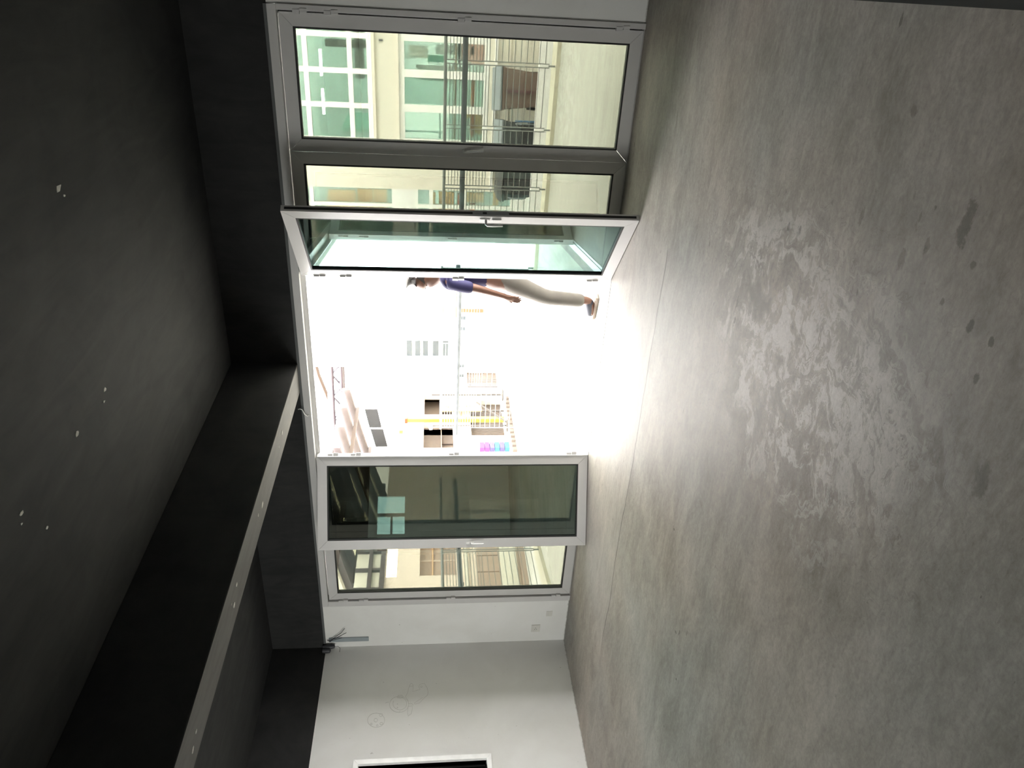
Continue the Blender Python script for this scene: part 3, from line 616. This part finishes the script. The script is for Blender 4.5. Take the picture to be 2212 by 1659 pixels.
MB().prism([(1.42, .12, 3.30), (1.52, .12, 3.55), (1.82, .12, 3.50), (1.82, .12, 3.02), (1.42, .12, 3.02)], (0, .03, 0)).build('peach_board', M['peach'], b)
for x0, x1, z0, z1, mm in ((1.44, 1.84, 2.72, 2.99, 'tan'), (1.44, 1.84, 2.46, 2.70, 'peach'), (1.36, 1.45, 3.30, 3.60, 'teal')):
    box(x0, x1, .14, .17, z0, z1).build('peach_board', M[mm], b)
for x0, x1, z0, z1, mm in ((1.46, 1.80, 1.58, 1.66, 'tan'), (1.50, 1.82, 1.24, 1.52, 'tan'), (1.30, 1.80, 1.10, 1.17, 'rust'), (1.66, 1.82, .70, 1.08, 'peach'), (1.4, 1.85, .42, .52, 'peach'), (1.36, 1.62, .84, .94, 'rust'), (1.30, 1.5, 1.3, 1.6, 'grn')):
    box(x0, x1, .14, .22, z0, z1).build('orange_shelf', M[mm], b)
for z in (4.22, 2.0): box(.6, 2.1, .7, 1.1, z, z+.05).build('fill_and_tube_lamp', M['lamp'], b)  # glowing panels added to light the boards and shelves
# ---- tall white block further back
b = empty('white_block', (-7.88, 14.0, -.1)); tag(b, 'tall white building block with a slatted blue window', 'building')
MB().box(0, 1.88, 0, .3, 0, 1.12).box(0, 1.88, 0, .3, 2.22, 6.2).box(0, .22, 0, .3, 1.12, 2.22).box(.62, 1.88, 0, .3, 1.12, 2.22).box(0, .3, .3, 3.2, 0, 6.2).build('facade', M['whiter'], b)
box(.2, .66, .22, .28, 1.1, 2.24).build('window_back', M['whitef'], b)
for i, z in enumerate((2.10, 1.93, 1.77, 1.57, 1.37)):
    box(.24, .60, .06, .12, z-.075 if i > 2 else z-.06, z+.04).build('glass_slat', M['bluew'], b)

# yellow barrier and orange balusters far out in the courtyard
b = empty('yellow_barrier', (-5.98, 12.5, -.1)); tag(b, 'yellow barrier rail with orange posts beyond the railing', 'barrier')
box(-.02, 1.2, -.02, .02, 1.13, 1.215).build('top_bar', M['yellowd'], b, bevel=.006)
for x in (.11, .50, .80, 1.1): box(x-.03, x+.03, -.02, .02, .72, 1.13).build('post', M['orange'], b, bevel=.005)
box(-.02, 1.2, -.05, .05, 0, .72).build('low_wall', M['whiter'], b, bevel=.008)
# folding display racks
def rack(x, y, label):
    r = empty('wire_rack', (x, y, -.1)); tag(r, label, 'rack')
    for a in (0, .62): MB().tube([(a, 0, 0), (a, 0, 1.45)], .008, 6).build('post', M['rail'], r)
    for z in (.7, .95, 1.2, 1.44): MB().tube([(0, 0, z), (.62, 0, z)], .007, 6).build('bar', M['rail'], r)
    for i in range(5):
        bx = .06+.11*i; box(bx, bx+.06, -.03, .0, 1.05-.04*(i % 2), 1.17).build('hanging_card', M['bluew' if i % 2 else 'lidgr'], r)
    return r
rack(-6.62, 12.9, 'wire display rack with hanging cards, near the yellow barrier'); rack(-7.75, 13.1, 'wire display rack with hanging cards, beside the left building')

# ---- long beige building on the left
b = empty('beige_building', (-9.5, 8.6, -.5)); tag(b, 'long beige building on the left with shop niches and canopy', 'building')
Y0 = 8.6
def yy(a): return a-Y0
hol = [(yy(14.70), yy(15.74), 1.55, 2.19), (yy(13.40), yy(14.53), 1.55, 2.20), (yy(13.86), yy(15.30), .42, 1.16), (yy(15.9), yy(16.8), .42, 1.16), (yy(9.66), yy(10.62), 1.60, 2.23), (yy(9.64), yy(10.45), 2.62, 2.80), (yy(13.1), yy(13.36), .55, 1.24)]
wall_with_holes(MB(), 0, 9.4, 0, 2.88, hol, lambda mb, a, c_, z, y: mb.box(-.25, 0, a, c_, z, y)).build('facade', M['beige'], b)
MB().box(-2.3, -2.2, 4.2, 9.4, 0, 2.9).box(-2.2, -.25, 4.2, 4.3, 0, 2.9).box(-2.2, -.25, 9.3, 9.4, 0, 2.9).box(-2.2, -.25, 4.3, 9.3, 2.8, 2.9).box(-2.2, -.25, 4.3, 9.3, 1.36, 1.48).box(-2.2, -.25, 4.3, 9.3, 0, .1).build('shop_interior', M['niche'], b)
for a_, b_ in ((14.70, 15.74), (13.40, 14.53)):
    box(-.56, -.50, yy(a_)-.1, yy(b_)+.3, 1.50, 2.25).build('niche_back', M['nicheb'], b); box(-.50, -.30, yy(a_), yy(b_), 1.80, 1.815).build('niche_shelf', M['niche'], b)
    for q_ in (.2, .5, .8): box(-.49, -.47, yy(a_)+q_, yy(a_)+q_+.03, 1.55, 1.80).build('niche_bar', M['timber'], b)
box(-.20, -.14, yy(9.66), yy(10.62), 1.60, 2.23).build('brown_window', M['brown'], b); box(-.145, -.12, yy(10.13), yy(10.15), 1.60, 2.23).build('window_bar', M['beige'], b); box(-.145, -.10, yy(9.66), yy(10.62), 2.0, 2.02).build('window_bar', M['tan'], b)
box(-.22, -.16, yy(9.64), yy(10.45), 2.62, 2.80).build('lit_window', M['skyhole'], b)
for a in (9.78, 9.92): box(-.15, -.10, yy(a), yy(a)+.015, 2.64, 2.74).build('window_bar', M['beigel'], b)
box(0, .05, 0, 9.4, 1.40, 1.47).build('string_course', M['beigel'], b, bevel=.008); box(0, .07, 0, 2.6, .55, .84).build('cream_band', M['cream'], b, bevel=.008)
for a in (9.3, 9.7, 10.1): box(-.01, .03, yy(a), yy(a)+.36, .87, 1.24).build('brown_panel', M['brown'], b)
box(0, .10, 0, 2.6, .10, .50).build('plinth', M['brown'], b)
for k in range(34):
    a = yy(13.88)+k*.0415; box(-.16, -.10, a, a+.028, .42, 1.16).build('shutter_slat', M['timber'], b)
for k in range(18):
    a = yy(15.92)+k*.048; box(-.16, -.10, a, a+.032, .42, 1.16).build('shutter_slat', M['timber'], b)
# clerestory band and posts above the wall
box(-.10, -.04, 0, 2.5, 2.88, 3.32).build('clerestory', M['cream'], b)
for a in (9.35, 9.8, 10.25, 10.7): box(-.05, .02, yy(a), yy(a)+.045, 2.88, 3.32).build('clerestory_post', M['roofbr'], b)
box(-.12, .05, 0, 2.5, 3.04, 3.10).build('clerestory_rail', M['roofbr'], b); box(-.14, .06, 0, 2.5, 2.82, 2.90).build('eaves_beam', M['roofbr'], b)

# curved canopy over that building, sloping down to the left
cn = empty('canopy_roof', (-8.5, 14.2, -.18)); tag(cn, 'curved canopy roof on ribs above the beige building', 'canopy')
def prof(t): # x, z along the slope (t = 0 at the top end)
    return (-6.2*t, 3.42-1.75*t-.35*t*t+.32*math.sin(t*PI)*.6)
N = 12; PR = [prof(i/N) for i in range(N+1)]
def arch(y0, y1, dz0, dz1):
    q = MB()
    for i in range(N):
        (xa, za), (xb, zb) = PR[i], PR[i+1]
        q.prism([(xa, y0, za+dz0), (xb, y0, zb+dz0), (xb, y0, zb+dz1), (xa, y0, za+dz1)], (0, y1-y0, 0))
    return q
for i, y in enumerate((-4.2, -3.55, -2.9, -2.2, -1.5, -.8, -.1)):
    arch(y, y+.09, .0, .17).build('rib', M['roofbr'], cn)
    if i < 6: arch(y+.09, y+.65, .12, .15).build('roof_sheet', M['roofpale' if i not in (0, 2) else 'roofbr'], cn)
arch(-4.32, -4.2, .12, .20).build('gutter', M['beigel'], cn); arch(-4.40, -4.32, .20, .245).build('gutter_lip', M['beigel'], cn)
for t0, mm in ((1, 'orangebr'), (3, 'orangebr'), (5, 'roofbr'), (7, 'orangebr')):
    x, z = PR[t0]; box(x-.03, x+.03, -4.1, 0, z-.07, z).build('purlin', M[mm], cn)
for i in range(2):
    (xa, za), (xb, zb) = PR[i+1], PR[i+2]
    MB().prism([(xa, -.05, za-.45), (xb+.05, -.05, zb-.42), (xb+.05, -.05, zb-.16), (xa, -.05, za-.18)], (0, .04, 0)).build('slate_panel', M['slate'], cn)
# tube trusses spanning behind the canopy
tr = empty('roof_truss', (-7.9, 14.35, 3.35)); tag(tr, 'pink steel tube truss high above the courtyard', 'truss')
for dy, dz, r_ in ((0, .28, .05), (.35, .10, .06), (0, .08, .045), (.35, .38, .05)):
    MB().tube([(0, dy, dz), (-1.5, dy, dz+.03), (-3.2, dy, dz+.0), (-5, dy, dz-.12)], r_, 10).build('chord', M['pink'], tr, smooth=True)
for i in range(9):
    x = -.1-.55*i
    MB().tube([(x, 0, .08), (x-.27, 0, .28), (x-.55, 0, .08)], .022, 8).build('lacing', M['pinkd'], tr, smooth=True)
    if i % 2 == 0: MB().lathe((x, .35, .10), [(.07, -.03), (.08, 0), (.07, .03)], 'x', 12).build('joint', M['pinkd'], tr)
bm2 = MB().tube([(-7.95, 14.9, 4.1), (-8.6, 14.9, 4.0), (-9.6, 14.9, 3.72)], .05, 8).build('roof_tie', M['orangebr'], smooth=True); tag(bm2, 'weathered orange roof beam above the pink truss', 'beam')

# things in front of the beige building
p = empty('yellow_post', (-9.36, 14.28, -.1)); tag(p, 'tall yellow post beside the shop niches', 'post')
box(-.045, .045, -.055, .055, 0, 2.15).build('shaft', M['yellow'], p, bevel=.01); box(-.06, .06, -.07, .07, 2.15, 2.21).build('cap', M['orange'], p, bevel=.01)
box(-.04, .04, -.5, .22, 2.24, 2.32).build('cross_arm', M['yellow'], p, bevel=.01)
p = empty('sign_board', (-9.30, 14.93, -.1)); tag(p, 'pale yellow sign board with two columns of lettering', 'sign')
box(-.02, 0, -.40, .40, .50, 1.42).build('board', M['signy'], p, bevel=.004)
for yc in (-.19, .19):
    MB().lathe((.001, yc, 1.26), [(.055, -.002), (.055, .003)], 'x', 14).build('round_mark', M['signd'], p)
    for k in range(6): box(0, .003, yc-.03, yc+.03, .66+.08*k, .70+.08*k).build('letter_block', M['signd'], p)
for a in (-.36, .36): box(-.03, -.005, a-.015, a+.015, 0, .5).build('leg', M['stand'], p)
def stand(y, h, label):
    q = empty('floor_stand', (-9.15, y, -.1)); tag(q, label, 'stand')
    MB().tube([(0, 0, 0), (0, 0, h)], .016, 8).build('pole', M['stand'], q, smooth=True)
    MB().lathe((0, 0, 0), [(.14, 0), (.14, .02), (.02, .03)], 'z', 16).build('base', M['stand'], q, smooth=True)
    MB().tube([(0, -.09, h+.02), (0, 0, h), (0, .09, h+.02)], .014, 8).build('bracket', M['stand'], q, smooth=True)
    MB().lathe((0, -.07, h), [(.0, 0), (.05, .01), (.055, .07), (.01, .09)], 'z', 10).build('head', M['whitef'], q, smooth=True)
stand(14.98, 1.62, 'dark floor stand in front of the sign board'); stand(13.72, 1.6, 'dark floor stand in front of the left shop niche')
st2 = MB().tube([(-9.1, 13.75, -.1), (-8.95, 14.35, .55)], .02, 8).build('leaning_pole', M['stand'], smooth=True); tag(st2, 'dark pole leaning before the shutter', 'pole')
for k, (y, mm) in enumerate(((13.20, 'purple'), (13.20, 'purple'), (13.2, 'violet'), (13.2, 'cyan'), (13.2, 'violet'), (13.2, 'cyan'))):
    z = .59-.105*k
    q = box(-.05, .05, -.11, .11, 0, .098).build('storage_box', M[mm], bevel=.005); q.location = (-9.34, y, z-.165)
    tag(q, 'small %s storage box, number %s from the top of the stack' % ({'purple': 'purple', 'violet': 'blue violet', 'cyan': 'cyan'}[mm], ('one', 'two', 'three', 'four', 'five', 'six')[k]), 'box', 'storage boxes stacked by the beige building')
q0 = MB().box(-.04, .04, -.045, .045, 0, .085).mesh('timber_block', M['timber'], .006)
for k in range(13):
    q = link('timber_block', q0); q.location = (-8.55, 11.98+.155*k, -.10); q.rotation_euler = (0, 0, random.uniform(-.15, .15))
    tag(q, '%s grey timber block from the near end of the row on the paving' % ('first','second','third','fourth','fifth','sixth','seventh','eighth','ninth','tenth','eleventh','twelfth','thirteenth')[k], 'block', 'row of timber blocks on the paving')

# ---------------------------------------------------------------- the person walking past outside
M['skin'] = mat('dark_skin', (.15, .068, .042), .5, noise=(20, .08))
M['hair'] = mat('dark_hair', (.020, .014, .012), .6)
M['polo'] = mat('navy_polo_cloth', (.022, .018, .075), .8)
M['trouser'] = mat('beige_trouser_cloth', (.16, .145, .125), .8, noise=(6, .12))
M['shoe'] = mat('dark_blue_shoe', (.035, .037, .055), .6); M['sole'] = mat('pale_shoe_sole', (.30, .24, .20), .6)
M['eye'] = mat('eye_white', (.4, .4, .38), .3)
def skin(name, V, E_, R, m, parent=None, sub=2, root=0):
    me = bpy.data.meshes.new(name+'_cage'); me.from_pydata(V, E_, []); me.update()
    o = bpy.data.objects.new(name+'_cage', me); COL.objects.link(o)
    o.modifiers.new('skin', 'SKIN'); d = me.skin_vertices[0].data if me.skin_vertices else None
    if d is None:
        me.attributes; bpy.context.view_layer.objects.active = o
    for i, r in enumerate(R):
        r = r if isinstance(r, tuple) else (r, r)
        me.skin_vertices[0].data[i].radius = r; me.skin_vertices[0].data[i].use_root = (i == root)
    s_ = o.modifiers.new('sub', 'SUBSURF'); s_.levels = sub; s_.render_levels = sub
    dg = bpy.context.evaluated_depsgraph_get()
    new = bpy.data.meshes.new_from_object(o.evaluated_get(dg)); new.name = name
    bpy.data.objects.remove(o, do_unlink=True); bpy.data.meshes.remove(me)
    new.materials.clear(); new.materials.append(m); new.shade_smooth()
    return link(name, new, parent)
# figure faces local -x; base at the ground under the pelvis
pr = empty('person', (-2.71, 6.60, -.004), math.radians(-12)); tag(pr, 'person in a navy polo shirt and beige trousers walking past outside', 'person')
V = []; E_ = []; R = []
def v(p, r, parent=None):
    V.append(p); R.append(r); i = len(V)-1
    if parent is not None: E_.append((parent, i))
    return i
pel = v((0, 0, .96), (.135, .115)); wa = v((-.01, 0, 1.10), (.125, .105), pel); che = v((-.015, 0, 1.30), (.155, .115), wa); sh = v((-.01, 0, 1.43), (.12, .09), che)
nk = v((-.045, 0, 1.515), .055, sh); j = v((-.085, 0, 1.590), .062, nk); hd = v((-.100, 0, 1.668), (.078, .092), j); tp = v((-.092, 0, 1.728), (.062, .075), hd)
# near (+left side is local -y... ) front leg (y = -.09) steps towards -x, rear leg trails
def leg(y, hx, kx, kz, ax, az, tx, tz):
    h = v((hx, y, .90), .092, pel); kq = v((kx, y, kz), .060, h); cf = v(((kx*.6+ax*.4), y, kz*.62+az*.38), .058, kq); an = v((ax, y, az), .040, cf)
    fo = v((ax-.09, y, az-.045), .038, an); v((tx, y, tz), .032, fo)
leg(-.09, -.03, -.20, .51, -.235, .085, -.40, .035)
leg(.09, .02, -.02, .50, .30, .16, .23, .045)
def arm(y, ex, ez, hx, hz):
    s1 = v((-.005, y*.85, 1.42), .052, sh); e = v((ex, y*1.15, ez), .038, s1); wq = v((hx, y*1.2, hz), .026, e)
    pm = v((hx-.03, y*1.2, hz-.065), (.020, .034), wq)
    return pm, (hx-.03, y*1.2, hz-.065)
fa, fp = arm(-.19, -.03, 1.15, -.095, .92)
fb, fq = arm(.19, .12, 1.15, .17, .91)
for pm, p in ((fa, fp), (fb, fq)):
    s_ = -1 if p[1] < 0 else 1
    for k, (o1, L) in enumerate(((-.026, .070), (-.009, .080), (.009, .075), (.025, .058))):
        a = v((p[0]+o1-.005, p[1], p[2]-.030), .0095, pm); b_ = v((p[0]+o1-.018, p[1]-s_*.004, p[2]-.030-L*.55), .0085, a); v((p[0]+o1-.020, p[1]-s_*.016, p[2]-.030-L), .007, b_)
    t1 = v((p[0]-.034, p[1]-s_*.012, p[2]+.012), .010, pm); v((p[0]-.058, p[1]-s_*.018, p[2]-.028), .008, t1)
# nose and chin
v((-.196, 0, 1.655), .013, hd); v((-.152, 0, 1.592), .030, j)
for y in (-.088, .088): v((-.090, y*1.0, 1.661), (.012, .022), hd)
body = skin('body', V, E_, R, M['skin'], pr)
# clothes follow the body
def part_skin(name, chain, m):
    VV, EE, RR = [], [], []
    for path in chain:
        prev = path[0] if isinstance(path[0], int) else None
        pts = path[1:] if prev is not None else path
        for p, r in pts:
            VV.append(p); RR.append(r)
            if prev is not None: EE.append((prev, len(VV)-1))
            prev = len(VV)-1
    return skin(name, VV, EE, RR, m, pr)
part_skin('polo_shirt', [[((0, 0, .93), (.155, .135)), ((-.01, 0, 1.08), (.150, .130)), ((-.015, 0, 1.30), (.170, .130)), ((-.01, 0, 1.43), (.132, .100)), ((-.022, 0, 1.50), (.068, .066))],
    [3, ((-.005, -.165, 1.42), .068), ((-.018, -.205, 1.27), .060), ((-.028, -.215, 1.18), .058)], [3, ((-.005, .165, 1.42), .068), ((.06, .205, 1.26), .060), ((.10, .215, 1.18), .058)]], M['polo'])
part_skin('trousers', [[((0, 0, 1.0), (.145, .125)), ((0, 0, .92), (.145, .13))], [1, ((-.03, -.09, .86), .110), ((-.12, -.09, .68), .088), ((-.205, -.09, .50), .076), ((-.222, -.09, .30), .072), ((-.238, -.09, .12), .066)],
    [1, ((.02, .09, .86), .110), ((.0, .09, .68), .088), ((-.01, .09, .50), .076), ((.14, .09, .34), .072), ((.28, .09, .20), .064)]], M['trouser'])
hr = skin('hair', [(-.078, 0, 1.695), (-.065, 0, 1.748), (-.025, 0, 1.693), (-.020, 0, 1.615), (-.120, 0, 1.757)], [(0, 1), (0, 2), (2, 3), (1, 4)], [(.080, .094), (.066, .080), (.078, .090), (.055, .065), (.045, .06)], M['hair'], pr)
for y in (-.034, .034): MB().lathe((-.173, y, 1.676), [(.002, -.010), (.009, -.004), (.010, 0), (.009, .004), (.002, .010)], 'z', 10).build('eye', M['eye'], pr, smooth=True)
box(-.188, -.165, -.026, .026, 1.620, 1.628).build('mouth', M['hair'], pr, bevel=.003)
def shoe(x0, y, z, pitch):
    q = empty('shoe', (x0, y, z)); q.parent = pr; q.rotation_euler = (0, pitch, 0)
    P = [(.06, .045), (.04, .05), (-.03, .045), (-.12, .048), (-.19, .036), (-.215, .015)]
    ring = [(x, w) for x, w in P]+[(x, -w) for x, w in reversed(P)]
    MB().prism([(x, y_, 0) for x, y_ in ring], (0, 0, .026)).build('sole', M['sole'], q, bevel=.006)
    skin('upper', [(.02, 0, .085), (-.06, 0, .070), (-.13, 0, .050), (-.185, 0, .042)], [(0, 1), (1, 2), (2, 3)], [(.048, .048), (.043, .046), (.034, .042), (.022, .030)], M['shoe'], q)
shoe(-.235, -.09, .004, math.radians(0)); shoe(.30, .09, .085, math.radians(-32))
